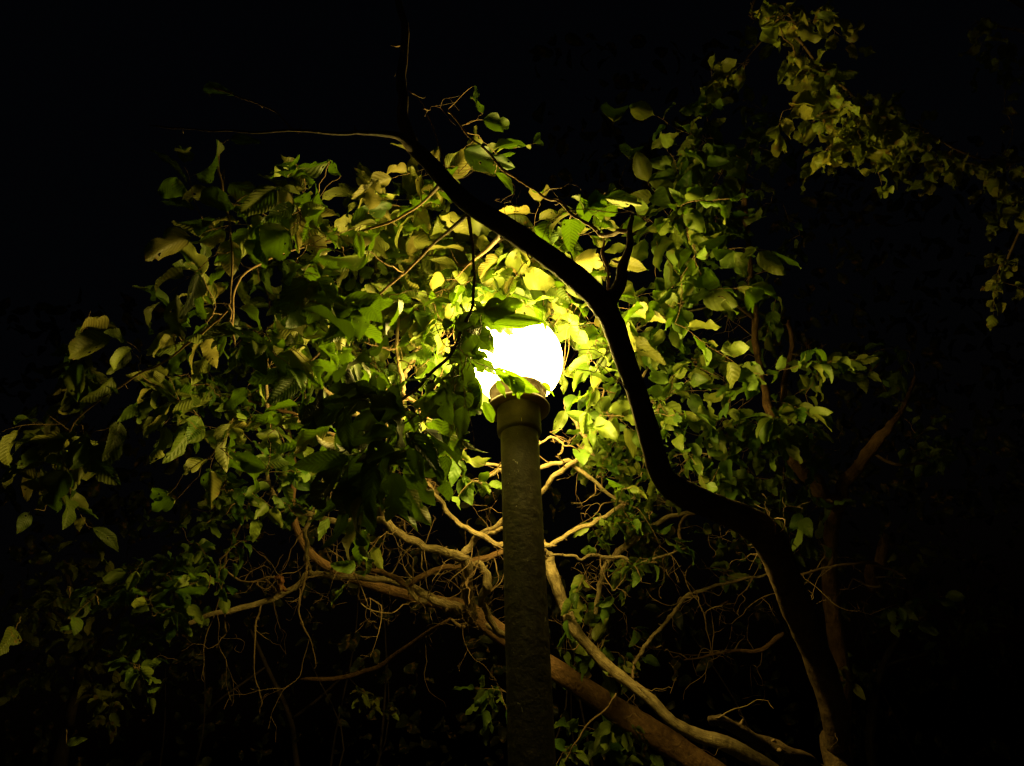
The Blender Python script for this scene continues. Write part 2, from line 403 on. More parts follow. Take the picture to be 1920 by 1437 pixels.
    def finish(s):
        if s.leafbuf.n: s.leafbuf.build('crown', [s.leafmat], s.root, s.base)
        if s.twigbuf.n: tag(s.twigbuf.build('twigs', [s.twigmat], s.root, s.base), kind='stuff')

def wander(t, p, dr, r, n, step, depth=0):
    p = np.asarray(p, float).copy(); dr = unit(dr); rows = [(*p, r)]
    for i in range(n):
        dr = unit(dr+rng.normal(0, .30, 3)+(rng.normal(0, .7, 3) if rng.random() < .25 else 0)); st = step*rng.uniform(.5, 1.5)
        p = p+dr*st; rr = max(r*(1-.8*(i+1)/n), .0006); rows.append((*p, rr))
        if depth < 2 and i > 0 and rng.random() < .42:
            wander(t, p, dr+rng.normal(0, .8, 3), rr*.75, int(rng.integers(2, max(3, n-i+1))), step*.8, depth+1)
    pth = smooth_path(rows, 2); tube(t.twigbuf, pth, 5, knob=.16); t.nodes += [tuple(q) for q in pth[::2]]
def bare_twigs(t, box, count, rmax=.0042, down=0.0):
    nod = [q for q in t.nodes if q[3] > .003]; k = 0; tries = 0; nod = [np.array(q) for q in nod]; used_ = []
    while k < count and tries < 3000:
        tries += 1
        q = nod[int(rng.integers(len(nod)))]; x, y, d = proj(q[:3])
        if box[0] < x < box[2] and box[1] < y < box[3] and not blocked(q[:3]) and all(np.linalg.norm(q[:3]-u_) > .05 for u_ in used_):
            used_.append(q[:3])
            wander(t, q[:3], rng.normal(0, 1, 3)*np.array([1, .7, 1])-UP*down, rng.uniform(.0018, rmax), int(rng.integers(5, 12)), rng.uniform(.025, .05)); k += 1
# ------------------------------------------------------------------ setting
m, n, l = newmat('dark_earth'); tc = n.new('ShaderNodeTexCoord'); nz = node(n, 'ShaderNodeTexNoise', Scale=1.3, Detail=8.0); l.new(tc.outputs['Object'], nz.inputs['Vector'])
cr = n.new('ShaderNodeValToRGB'); cr.color_ramp.elements[0].color = (.035, .03, .018, 1); cr.color_ramp.elements[1].color = (.05, .07, .025, 1); l.new(nz.outputs['Fac'], cr.inputs[0]); l.new(cr.outputs[0], n['Principled BSDF'].inputs['Base Color']); n['Principled BSDF'].inputs['Roughness'].default_value = .95
gb = Buf(); N = 60
gx = np.sign(np.linspace(-1, 1, N))*np.abs(np.linspace(-1, 1, N))**3*900; GX, GY = np.meshgrid(gx, gx, indexing='ij')
GZ = 0.03*np.sin(GX*.9)*np.cos(GY*.7); GZ[(abs(GX) < 1.5) & (abs(GY-2.8) < 1.5)] = 0
gv = np.stack([GX, GY+2, GZ], -1).reshape(-1, 3); i = np.arange(N-1)[:, None]*N; k = np.arange(N-1)[None, :]
gf = np.stack([i+k, i+N+k, i+N+k+1, i+k+1], -1).reshape(-1, 4); gb.add(gv, gf, gv[:, :2], (0, 0))
tag(gb.build('ground', [m]), kind='structure')

# ------------------------------------------------------------------ street lamp
def lathe(buf, prof, c, sides=64):
    prof = np.asarray(prof, float); n_ = len(prof); a = np.linspace(0, 2*math.pi, sides, endpoint=False)
    V = np.stack([c[0]+prof[:, 0:1]*np.cos(a), c[1]+prof[:, 0:1]*np.sin(a), np.repeat(c[2]+prof[:, 1:2], sides, 1)], -1).reshape(-1, 3)
    i = np.arange(n_-1)[:, None]*sides; k = np.arange(sides)[None, :]; k2 = (k+1) % sides
    Fq = np.stack([i+k, i+k2, i+sides+k2, i+sides+k], -1).reshape(-1, 4)
    uv = np.stack([np.tile(np.arange(sides)/sides, n_), np.repeat(prof[:, 1], sides)], 1)
    buf.add(V, Fq, uv, (0, 0))
m_paint, n, l = newmat('flaking_lamp_paint'); pb = n['Principled BSDF']; tc = n.new('ShaderNodeTexCoord')
na = node(n, 'ShaderNodeTexNoise', Scale=9.0, Detail=8.0, Roughness=.7); l.new(tc.outputs['Object'], na.inputs['Vector'])
nb = node(n, 'ShaderNodeTexNoise', Scale=22.0, Detail=8.0, Roughness=.62); l.new(tc.outputs['Object'], nb.inputs['Vector'])
mpv = n.new('ShaderNodeMapping'); mpv.inputs['Scale'].default_value = (1, 1, .45); l.new(tc.outputs['Object'], mpv.inputs[0])
nf = node(n, 'ShaderNodeTexNoise', Scale=30.0, Detail=5.0, Roughness=.75, Distortion=1.4); l.new(mpv.outputs[0], nf.inputs['Vector'])
cr = n.new('ShaderNodeValToRGB'); cr.color_ramp.elements[0].position = .3; cr.color_ramp.elements[1].position = .7
cr.color_ramp.elements[0].color = (.035, .03, .014, 1); cr.color_ramp.elements[1].color = (.10, .085, .042, 1); l.new(na.outputs['Fac'], cr.inputs[0])
fl = n.new('ShaderNodeMapRange'); fl.inputs[1].default_value = .66; fl.inputs[2].default_value = .68; l.new(nf.outputs['Fac'], fl.inputs[0])
mx = n.new('ShaderNodeMix'); mx.data_type = 'RGBA'; mx.inputs[7].default_value = (.62, .60, .52, 1); l.new(fl.outputs[0], mx.inputs[0]); l.new(cr.outputs[0], mx.inputs[6]); l.new(mx.outputs[2], pb.inputs['Base Color'])
bp = n.new('ShaderNodeBump'); bp.inputs['Strength'].default_value = .8; bp.inputs['Distance'].default_value = .006
l.new(math_node(n, l, 'ADD', math_node(n, l, 'ADD', nb.outputs['Fac'], na.outputs['Fac']), math_node(n, l, 'MULTIPLY', fl.outputs[0], .5)), bp.inputs['Height']); l.new(bp.outputs[0], pb.inputs['Normal']); pb.inputs['Roughness'].default_value = .6
m_globe, n, l = newmat('lit_opal_globe'); em = n.new('ShaderNodeEmission'); em.inputs[0].default_value = (*LAMP_C, 1); em.inputs[1].default_value = LAMP_L
l.new(em.outputs[0], n['Material Output'].inputs['Surface'])
m_cast, n, l = newmat('cast_lamp_holder'); pb = n['Principled BSDF']; pb.inputs['Base Color'].default_value = (.10, .06, .03, 1); pb.inputs['Roughness'].default_value = .6
nz = node(n, 'ShaderNodeTexNoise', Scale=60.0, Detail=5.0); bp = n.new('ShaderNodeBump'); bp.inputs['Strength'].default_value = .4; bp.inputs['Distance'].default_value = .003; l.new(nz.outputs['Fac'], bp.inputs['Height']); l.new(bp.outputs[0], pb.inputs['Normal'])

gz = GLOBE[2]; pole_xy = (GLOBE[0]+.004, GLOBE[1])
lamp = tag(empty('street_lamp', (pole_xy[0], pole_xy[1], 0)), 'lit white globe lamp on a rough round post with flaking paint', 'street lamp')
c = (pole_xy[0], pole_xy[1], 0)
def lpart(name, prof, mat, sides=64):
    b = Buf(); lathe(b, prof, (c[0], c[1], 0), sides); return b.build(name, [mat], lamp, (c[0], c[1], 0))
zf = gz-.243                     # top of the collar flange
lpart('base_plate', [(0.001, .03), (.17, .03), (.175, .024), (.175, -.05), (.001, -.05)][::-1], m_paint)
lpart('pole', [(.0735, z) for z in np.linspace(.0, zf-.095, 60)], m_paint)
lpart('collar', [(.0735, zf-.112), (.084, zf-.106), (.086, zf-.10), (.086, zf+.004)], m_paint)
lpart('flange', [(.086, zf+.001), (.119, zf-.002), (.124, zf+.002), (.125, zf+.008), (.121, zf+.014), (.104, zf+.020)], m_cast)
lpart('globe_holder', [(.104, zf+.019), (.108, zf+.035), (.110, zf+.065), (.115, zf+.078), (.118, zf+.084), (.116, zf+.088), (.110, zf+.086), (.105, zf+.05), (.02, zf+.03)], m_cast)
b = Buf(); th = np.linspace(.52, math.pi-.001, 60)[::-1]
gp = [(GLOBE_R*math.sin(t), -GLOBE_R*math.cos(math.pi-t)) for t in th]
lathe(b, [(GLOBE_R*math.sin(t), GLOBE_R*math.cos(t)) for t in np.linspace(.004, math.pi-.60, 50)], (c[0], c[1], gz), 96)
b.build('globe', [m_globe], lamp, (c[0], c[1], 0))

# ------------------------------------------------------------------ near tree with the dark leaning trunk and large leaves
def ground_below(p): return (p.x, p.y, 0)
p0 = P(1572, 1437, 3.6)
A = Tree('leaning_tree', 'black silhouetted tree leaning over the lamp, with large toothed pleated leaves', (p0.x+.1, p0.y+.02, 0), leaf='big', leafmat=M_BIG)
main = [(1572,1437,58,3.6),(1570,1390,50,3.58),(1562,1330,54,3.54),(1545,1270,58,3.48),(1515,1190,62,3.36),(1480,1110,64,3.12),(1458,1050,66,2.9),(1436,1005,66,2.65),(1395,975,60,2.58),(1330,947,54,2.5),(1275,922,54,2.44),(1240,890,46,2.4),(1216,810,42,2.4),(1192,730,42,2.4),(1170,670,43,2.4),(1150,610,46,2.4),(1130,572,50,2.38),(1100,538,46,2.36),(1050,497,44,2.34),(1000,461,42,2.32),(940,421,41,2.3),(880,384,39,2.3),(840,345,34,2.3),(800,300,32,2.3),(765,268,28,2.3)]
rows = [(p0.x+.1, p0.y+.02, -.1, .12), (p0.x+.09, p0.y+.01, .25, .085), (p0.x+.05, p0.y, .7, .07)]
rows = [r for r in rows if r[2] < p0.z-.25]
for x, y, wd, d in main:
    q = P(x, y, d); rows.append((q.x, q.y, q.z, wd/F_PX*d*.5*.9))
A.limb(smooth_path(rows, 6), 'trunk', M_BARK_DARK, 20, .05, .12)
A.trace([(775,280,26,2.3),(730,254,12,2.2),(650,252,7,2.1),(560,250,5,2.0),(480,247,4,1.95),(380,245,3,1.95),(280,235,3,1.95)], mat=M_BARK_DARK)
A.trace([(772,285,26,2.3),(762,210,22,2.3),(755,120,18,2.35),(750,20,14,2.4),(735,-120,9,2.4)], mat=M_BARK_DARK)
A.trace([(1138,585,32,2.39),(1158,530,24,2.4),(1172,480,18,2.42),(1182,420,10,2.45),(1186,395,5,2.46)], mat=M_BARK_DARK)
A.trace([(1178,432,8,2.45),(1155,438,9,2.5),(1130,441,8,2.56),(1108,428,7,2.6),(1075,400,6,2.63),(1040,377,6,2.68),(1000,358,5,2.72),(965,335,5,2.76),(925,300,5,2.8),(880,255,4,2.85),(840,205,3,2.9)], mat=M_TWIG, sides=8, knob=.18)
A.trace([(1131,442,5,2.56),(1134,480,5,2.58),(1142,520,5,2.55),(1135,555,5,2.5)], mat=M_TWIG, sides=8, knob=.15)
A.trace([(1555,1455,30,3.5),(1500,1425,30,2.9),(1430,1390,27,2.85),(1370,1362,24,2.8),(1330,1347,18,2.78)], mat=M_BARK_DARK, label='dead dark stub')
# inner boughs that carry the big leaves
A.trace([(890,390,9,2.36),(830,440,6,2.7),(770,500,5,3.0),(700,560,5,3.15),(640,610,4,3.2),(600,660,4,3.2),(560,700,4,3.2)], mat=M_BARK_DARK, sides=8)
A.trace([(830,335,9,2.34),(780,390,5,2.8),(690,430,5,3.1),(600,455,4,3.2),(520,480,4,3.15),(450,520,4,3.0),(433,590,5,2.9),(440,650,5,2.8)], mat=M_TWIG, sides=8)
A.trace([(430,580,5,2.9),(360,640,5,3.05),(300,680,4,3.15),(230,720,4,3.2),(150,780,4,3.2),(110,850,3,3.2)], mat=M_TWIG, sides=8)
A.trace([(880,395,8,2.34),(886,450,6,2.4),(890,500,6,2.45),(889,550,6,2.45),(872,610,6,2.45),(845,660,6,2.45),(800,710,6,2.45),(740,765,5,2.45),(700,820,4,2.45)], mat=M_BARK_DARK, sides=8)
A.trace([(560,250,5,2.0),(500,200,3,2.3),(440,180,3,2.55),(400,165,3,2.6)], mat=M_TWIG, sides=8)
A.trace([(412,270,4,2.6),(410,330,4,2.6),(425,390,4,2.65),(436,450,4,2.7),(432,560,4,2.75)], mat=M_TWIG, sides=8)
A.trace([(940,425,12,2.34),(930,450,9,2.7),(900,480,7,3.2),(860,500,7,3.6),(800,470,6,3.7),(770,440,5,3.8)], mat=M_TWIG, sides=8)
S = .165
for a in [
 (640,370,110,50,2.7,3.3,15),(500,310,110,30,2.6,2.9,3),(330,430,70,60,2.7,2.9,2),(500,480,110,60,2.6,3.1,11),(350,620,130,60,3.0,3.4,16),(185,650,70,70,3.1,3.4,8),
 (170,790,90,80,3.1,3.4,12),(90,930,50,50,3.1,3.4,5),(330,800,50,40,3.0,3.3,5),(460,620,100,80,2.6,3.2,13),
 (600,560,90,90,2.5,2.95,16),(700,450,80,70,2.9,3.6,18),(820,360,60,40,3.2,3.6,14),(860,300,50,40,2.8,3.3,6),
 (820,440,80,50,3.4,3.9,40),(940,490,90,50,3.4,3.8,30),(1000,430,60,30,3.2,3.7,8),(830,590,60,50,3.15,3.5,16),(960,535,80,20,3.35,3.6,8),
 (1140,410,40,40,2.9,3.4,4),(1070,480,70,40,3.2,3.6,8),(1080,600,50,40,3.4,3.8,6),(620,660,90,60,2.5,2.9,13),
 (760,570,50,40,2.6,2.9,6),(740,790,75,65,2.15,2.75,60),(560,760,60,50,2.6,3.0,8),(440,830,40,30,2.6,3.0,4),(700,890,40,20,2.4,2.7,5)]:
    A.blob(*a, S*(1.38 if a[4] > 3.3 else 1.08), tilt=.65, droop=.5, per=(2, 4))
for a in [(866,640,34,55,2.35,2.8,34),(850,715,45,30,2.35,2.8,26),(880,510,45,40,2.4,2.6,9)]:
    A.blob(*a, .15, tilt=.7, droop=.6, per=(2, 4))
H = A.hero
H(905,225,966,238,2.9,2.95,.25); H(868,280,962,318,2.85,2.9,-.4); H(928,325,978,348,2.85,2.85,.9)
H(1118,400,1172,378,2.9,2.95,.3,1.25); H(1112,405,1150,428,2.9,2.9,-.3); H(1000,425,1060,460,2.9,3.0,.5)
H(1010,450,1090,492,3.3,3.35,-.3,.8); H(890,160,898,200,2.9,2.95,.9,.7); H(905,215,888,170,2.95,2.95,-.5,.7)
H(940,296,965,285,3.0,3.0,.7); H(430,262,490,262,2.6,2.65,.4,.8); H(380,165,430,170,2.6,2.6,.5,.8); H(300,345,345,362,2.6,2.6,.2,1.2)
H(385,440,395,485,2.7,2.7,.8); H(377,783,318,862,2.75,2.6,.3,.8); H(377,783,360,850,2.75,2.85,-.9,.9)
H(620,300,515,340,2.7,2.7,1.05,.8); H(690,475,600,510,2.85,2.8,1.0,.9); H(620,790,560,800,2.6,2.6,.3)
H(1395,545,1446,592,3.0,3.1,.2,.9); H(1360,560,1375,600,3.0,3.05,-.7,1.0)
H(70,760,35,800,2.6,2.6,.8,.8); H(55,960,35,1000,2.6,2.6,.3); H(30,870,8,905,2.6,2.6,.5); H(125,880,75,970,2.6,2.6,-.4)
H(30,1180,0,1225,2.6,2.5,.4); H(125,1395,160,1385,2.9,2.9,.3); H(225,790,205,860,2.65,2.6,.6); H(170,840,195,905,2.65,2.6,-.5)
# leaves close round the globe
for dd_ in (0, -.07):
    H(1022+80*dd_,604,868,596,2.86+dd_,2.8+dd_,.2,.45,tpl=9+int(dd_ < 0)*3); H(860,590,925,655,2.78+dd_,2.84+dd_,.1,1.35,tpl=3); H(852,640,915,672,2.75+dd_,2.8+dd_,-.1,1.2,tpl=5)
    H(842,715,905,760,2.74+dd_,2.78+dd_,.1,1.5,tpl=6); H(905,585,985,566,2.84+dd_,2.84+dd_,.2,1.0,tpl=7)
H(865,590,1025,612,2.8,2.9,.35,.55); H(875,600,960,585,2.75,2.8,-.2,.9); H(1000,575,1030,625,2.9,2.9,.3,.5)
H(880,600,935,665,2.72,2.85,.3,.75); H(915,620,936,672,2.8,2.85,.6,.45); H(860,630,905,700,2.7,2.75,-.2,1.2); H(862,590,905,640,2.6,2.7,.2,1.2)
H(880,668,950,702,2.75,2.9,.4,.35); H(925,690,1012,742,2.85,2.9,-.2,.55); H(952,702,1000,754,2.82,2.85,.45,.95); H(925,700,985,722,2.86,2.86,.9,.5); H(1012,716,1040,742,3.05,3.05,.5,.8); H(905,752,935,800,2.8,2.8,.3,1.0); H(893,735,925,775,3.35,3.3,.3,1.0); H(930,712,950,745,2.85,2.85,.3,.6)
H(850,700,918,735,2.65,2.75,.2,1.4); H(835,740,912,770,2.65,2.7,.3,1.2); H(850,690,905,700,2.6,2.7,.2,1.0)
H(1100,605,1024,622,3.5,3.55,.4,.7); H(1040,590,1108,592,3.62,3.6,.1,1.2); H(1075,600,1098,632,3.5,3.5,.5,.9); H(1040,610,1062,634,3.5,3.5,.3,1.1)
H(1055,700,1120,698,3.45,3.5,.5,.8); H(1148,655,1118,702,3.5,3.45,.3,.8); H(1060,770,1040,812,3.5,3.45,.2,1.0); H(1055,700,1060,740,3.4,3.4,.3,.8)
H(950,545,1000,562,3.4,3.4,.3); H(880,565,925,590,2.8,2.85,.4,.7); H(800,785,830,840,3.5,3.45,.3,.7); H(985,500,1035,535,3.5,3.5,.2,1.1); H(930,480,1010,520,3.55,3.5,.3,1.3)
H(790,455,765,500,3.6,3.6,.3,.9); H(800,480,870,455,3.6,3.6,.7,.9); H(810,420,860,400,3.6,3.6,.3,1.1)
bare_twigs(A, (700, 300, 1300, 960), 12, .0028)
bare_twigs(A, (1300, 940, 1600, 1400), 8, .0035)
H(545,430,445,500,2.7,2.7,.1,1.1); H(520,350,450,410,2.6,2.6,.3,1.1); H(242,650,215,702,2.65,2.6,.9); H(213,708,172,760,2.65,2.6,.9,.8); H(160,715,113,772,2.65,2.6,.2,1.2)
H(345,648,280,668,2.75,2.7,.6,.8); H(345,650,312,700,2.75,2.8,-.7,.9); H(432,602,400,655,2.75,2.75,.3); H(505,688,488,725,2.9,2.9,.3); H(318,925,262,930,2.9,2.9,.3,1.1); H(330,938,270,955,2.9,2.9,.2)
H(392,1103,332,1112,2.9,2.9,.6,.8); H(255,1070,240,1115,2.9,2.9,.3); H(130,1122,176,1100,2.9,2.9,.7); H(185,1135,230,1108,2.9,2.9,-.5); H(225,800,195,905,2.7,2.65,.5,.8)
H(690,470,620,520,2.9,2.85,1.0,.8); H(640,330,600,300,2.8,2.8,.5); H(500,880,430,850,2.7,2.7,.2,1.2); H(470,870,445,875,2.7,2.7,.2)
H(1000,270,1040,245,3.3,3.4,.1); H(1150,230,1155,160,3.6,3.7,.1); H(1180,300,1190,240,3.6,3.7,.2)
A.finish()

# ------------------------------------------------------------------ back tree: pale branches behind the lamp, small leaves
p0 = P(1500, 1560, 4.3)
Bt = Tree('spreading_tree', 'small-leaved tree with pale bare branches spreading behind and below the lamp', (p0.x+.5, p0.y+.2, 0), leaf='small', leafmat=M_SMALL)
rows = [(p0.x+.5, p0.y+.2, -.1, .16), (p0.x+.45, p0.y+.18, .5, .12), (p0.x+.25, p0.y+.08, max(p0.z-.35, .9), .105)]
for x, y, wd, d in [(1500,1560,68,4.3),(1400,1495,64,4.3),(1300,1425,60,4.3),(1230,1378,58,4.3),(1160,1335,54,4.3),(1100,1295,50,4.25),(1040,1255,46,4.2),(985,1222,46,4.2),(940,1190,46,4.15),(900,1160,46,4.15),(862,1140,42,4.1),(830,1132,30,4.1),(770,1118,27,4.15),(700,1098,24,4.25),(630,1070,22,4.35),(585,1040,20,4.4),(560,1000,18,4.45),(548,950,16,4.5),(552,880,13,4.5),(540,800,10,4.5)]:
    q = P(x, y, d); rows.append((q.x, q.y, q.z, wd/F_PX*d*.5*.82))
Bt.limb(smooth_path(rows, 6), 'trunk', M_BARK_RED, 18, .05, .08)
def T(pts, mat=M_BARK_PALE, d=None, **k):
    pts = [(*q, d) if d else q for q in pts]; f = .62 if mat is M_TWIG else .86
    Bt.trace([(a, b, c_*f, e) for a, b, c_, e in pts], mat=mat, **k)

T([(868,1150,28),(840,1135,22),(810,1122,18),(770,1100,15),(720,1088,14),(640,1082,14),(600,1076,13),(580,1070,12)], d=3.98)
T([(582,1072,12),(574,1040,11),(573,1000,10),(585,960,9),(600,920,8),(612,880,7),(625,840,6)], d=3.98)
T([(580,1072,12,3.98),(545,1105,12,3.95),(500,1130,12,3.9),(440,1143,11,3.85),(380,1160,10,3.8),(320,1176,8,3.75),(275,1186,6,3.7)])
T([(885,1165,26,4.0),(880,1120,24,3.9),(872,1080,24,3.8),(862,1045,22,3.7),(835,1036,19,3.7),(790,1022,18,3.7),(750,1003,18,3.7),(722,978,17,3.7),(700,974,14,3.75),(660,978,12,3.8),(615,975,12,3.85),(560,958,11,3.9),(520,937,9,3.9),(502,885,8,3.95),(485,830,7,4.0)])
T([(862,1044,20,3.7),(885,1018,15,3.7),(908,1000,14,3.65),(935,982,12,3.6),(965,962,11,3.6),(1000,940,10,3.6)])
T([(775,893,7,3.6),(795,903,9,3.6),(812,922,10,3.6),(835,955,11,3.6),(868,988,12,3.58),(910,1010,13,3.55),(950,1021,13,3.55),(990,1024,13,3.6),(1030,1020,12,3.6),(1060,1004,11,3.65),(1100,985,10,3.7),(1135,966,9,3.75),(1180,938,7,3.8),(1230,920,6,3.8)])
T([(905,1005,11,3.66),(930,998,10,3.6),(955,990,9,3.6)])
T([(845,840,7,3.55),(850,870,9,3.6),(840,890,15,3.6),(836,910,12,3.6),(822,922,10,3.6),(810,928,7,3.6)], knob=.2)
T([(1028,1043,6),(1070,1041,7),(1090,1050,7),(1110,1041,8),(1140,1045,9),(1170,1050,7),(1197,1057,6),(1250,1042,5),(1290,1025,4)], d=3.8, knob=.12)
T([(1305,960,8),(1260,968,9),(1225,985,11),(1195,1008,13),(1160,1035,13),(1138,1060,12),(1128,1090,11),(1122,1130,10),(1112,1170,8),(1103,1205,7)], d=4.0)
T([(1030,1035,22,3.95),(1030,1060,26,3.95),(1042,1095,28,3.9),(1056,1135,29,3.9),(1076,1180,30,3.85),(1105,1215,28,3.85),(1138,1250,27,3.85),(1180,1282,26,3.85),(1222,1315,27,3.85),(1262,1355,28,3.85),(1310,1380,30,3.9),(1362,1396,33,3.95),(1440,1440,38,4.1),(1520,1500,44,4.3)], sides=18, groove=.32, knob=.09, label='pale stem with a long split in its bark')
T([(1035,1050,20,3.95),(1000,1010,15,3.9),(985,960,13,3.8),(1012,925,13,3.75),(1035,895,12,3.7),(1068,872,11,3.7),(1092,850,10,3.75),(1112,815,9,3.8),(1150,780,9,3.8),(1190,735,8,3.85),(1215,690,6,3.9)])
T([(1008,880,10),(1045,868,9),(1075,872,8),(1105,898,8),(1140,928,7),(1175,945,5)], d=3.72)
T([(1008,840,5),(1020,826,5),(1040,822,5),(1056,834,5),(1053,848,4),(1045,852,3)], d=3.5, knob=.1)
T([(1300,1112,8),(1275,1130,8),(1250,1165,8),(1215,1205,8),(1200,1228,7),(1188,1248,7)], d=4.0)
T([(1300,1112,8),(1340,1100,7),(1380,1090,6),(1440,1075,5)], d=4.05)
T([(910,1170,14,4.0),(946,1192,14,4.0),(928,1172,14,3.95),(912,1148,15,3.9),(905,1122,13,3.85),(913,1100,21,3.8),(912,1080,20,3.8),(905,1062,14,3.8),(885,1056,12,3.85)], knob=.12, label='knobbly dead branch')
T([(765,1098,14,3.9),(790,1082,13,3.9),(830,1070,13,3.9),(870,1058,14,3.9),(905,1045,14,3.9),(950,1032,13,3.95),(1000,1015,10,4.0)], mat=M_BARK_RED)
T([(800,1132,12,3.85),(778,1118,12,3.85),(765,1100,11,3.85),(768,1085,7,3.85)], knob=.2)
T([(770,1098,12,3.85),(740,1085,12,3.85),(710,1072,10,3.9),(680,1070,8,3.9)], knob=.2, mat=M_BARK_RED)
T([(722,985,12),(718,940,11),(720,890,10),(722,840,9),(724,780,8),(718,700,7)], d=3.75)
T([(757,740,11),(756,712,11),(745,675,8),(742,640,8),(746,600,7),(756,560,5)], d=3.45)
T([(756,714,10),(768,690,9),(778,665,9),(784,640,8),(792,600,5)], d=3.48)
T([(757,735,10,3.46),(752,790,9,3.55),(742,860,9,3.65),(724,920,9,3.75)])
T([(465,635,6),(480,655,8),(503,690,8),(498,730,7),(510,778,10),(540,785,11),(572,797,11),(612,812,10)], d=3.5)
T([(430,745,8),(480,755,8),(530,770,8),(580,790,7)], d=3.7, mat=M_BARK_RED)
T([(612,812,10,3.5),(650,830,9,3.6),(690,860,8,3.7),(720,890,8,3.75)])
T([(600,725,9),(625,745,11),(650,765,13),(672,780,12),(700,792,8)], d=3.5)
T([(636,775,6),(655,770,6),(672,755,5),(690,748,4)], d=3.5)
T([(160+950,700,5),(1128,690,5),(1150,655,6),(1175,632,6),(1215,605,6),(1260,590,5),(1330,575,4)], d=3.7)
T([(1060,770,5),(1085,800,8),(1100,830,8),(1115,855,7)], d=3.7)
T([(430,1030,7,3.95),(460,960,7,3.95),(480,905,6,3.9),(500,902,5,3.9)], mat=M_TWIG)
T([(430,1030,7),(418,1075,6),(418,1120,5),(425,1190,4)], d=3.9, mat=M_TWIG)
T([(420,1065,6),(450,1092,6),(490,1085,6),(515,1080,6)], d=3.9, mat=M_TWIG)
T([(575,1075,8),(566,1110,6),(560,1150,5),(580,1195,5),(592,1235,4),(588,1258,3)], d=3.85, mat=M_TWIG)
T([(490,1135,6),(480,1170,5),(478,1230,4),(480,1280,3),(490,1310,3),(487,1340,3)], d=3.8, mat=M_TWIG)
T([(1310,1120,4),(1320,1160,4),(1330,1200,3),(1338,1235,2)], d=3.9, mat=M_TWIG)
T([(1470,1187,10),(1430,1215,8),(1390,1222,7),(1330,1230,4),(1280,1238,3)], d=4.2, mat=M_BARK_RED)
T([(1155,1300,7),(1140,1325,6),(1100,1360,6),(1075,1395,5),(1060,1430,4)], d=3.8, mat=M_TWIG)
T([(1190,738,5),(1300,790,5),(1325,830,6),(1332,880,6),(1325,905,5)], d=3.9)
T([(845,1160,8,4.5),(760,1215,10,5.2),(700,1255,10,5.6),(640,1272,9,5.8),(560,1275,7,6.0)], mat=M_BARK_RED)
T([(660,1075,5),(672,1090,5),(675,1125,4),(700,1145,3),(735,1150,2)], d=3.7, mat=M_TWIG)
T([(945,880,9,3.7),(910,895,6,3.65),(895,905,6,3.6),(870,895,5,3.6),(855,878,4,3.6),(870,862,6,3.6),(905,868,6,3.6),(960,880,7,3.7)])
# gnarled bare twigs
bare_twigs(Bt, (400, 860, 930, 1180), 80)
bare_twigs(Bt, (1030, 830, 1420, 1250), 46)
bare_twigs(Bt, (400, 600, 760, 860), 14)
bare_twigs(Bt, (400, 1040, 900, 1200), 12, .003, 1.3)
bare_twigs(Bt, (1030, 1100, 1500, 1437), 10, .003, .5)
S2 = .105
for a in [(1095,600,50,40,3.25,3.5,6),(1130,700,50,50,3.2,3.5,6),(1100,790,60,30,3.3,3.6,8),(860,820,40,40,3.3,3.5,8),(830,600,60,60,3.3,3.6,18),(950,545,80,25,3.35,3.6,14),(780,680,60,50,3.4,3.7,16),(1150,600,30,60,3.5,3.8,4)]:
    Bt.blob(*a, .15, tilt=.75, droop=.4, per=(2, 4))
for a in [
 (430,740,150,80,3.5,4.3,75),(600,700,140,90,3.6,4.3,95),(700,600,130,90,3.6,4.3,85),(830,560,90,70,3.6,4.3,60),
 (560,860,90,40,3.4,4.0,26),(390,950,100,45,3.4,4.0,34),(330,1060,110,50,3.4,4.0,50),(290,1120,110,40,3.4,4.0,28),(260,1210,45,50,3.4,3.9,18),
 (640,900,40,30,3.4,3.7,8),(845,840,26,26,3.4,3.6,10),(890,910,36,22,3.5,3.65,9),(925,1290,30,40,3.8,4.0,10),
 (1130,770,70,60,3.7,4.3,28),(1170,870,60,50,3.6,4.1,40),(1160,960,60,40,3.5,4.0,46),(1250,700,50,90,3.6,4.2,26),
 (1195,600,40,60,3.6,4.2,12),(1110,1090,50,30,3.6,4.0,12),(1215,1080,40,30,3.6,4.0,9),(1090,1200,40,30,3.7,4.0,6),(1075,1400,30,24,3.7,4.0,8),
 (600,520,130,80,3.7,4.4,42),(780,470,110,60,3.7,4.5,100),(960,540,110,40,3.7,4.3,60),(480,620,140,70,3.6,4.4,34),(1060,560,40,40,3.7,4.2,20),(1300,880,80,50,3.6,4.2,36),
 (1200,1000,60,40,3.6,4.1,22),(1130,1190,80,60,4.2,4.9,20),(1160,1380,80,40,4.0,4.6,20),(520,960,60,30,3.8,4.2,10),(690,1010,30,20,3.6,3.7,5)]:
    Bt.blob(*a[:6], a[6]*1.25, S2*random.uniform(.95, 1.3), tilt=.8, droop=.5)
Bt.finish()
# dry curled leaves caught on a twig
db = Buf(); q = np.array([u_[:3] for u_ in Bt.nodes]); q = q[np.argmin(np.linalg.norm(q-np.array(P(528, 1085, 3.9)), axis=1))]
for k in range(5):
    put_leaf(db, 'dull', q+rng.normal(0, .012, 3), (rng.normal(0, .3), rng.normal(0, .3), -1+rng.uniform(0, .3) if k else .9), rng.normal(0, 1, 3), rng.uniform(.07, .13), tpl=k, width=.45)
db.build('dead_leaf', [M_DRY], Bt.root, Bt.base)

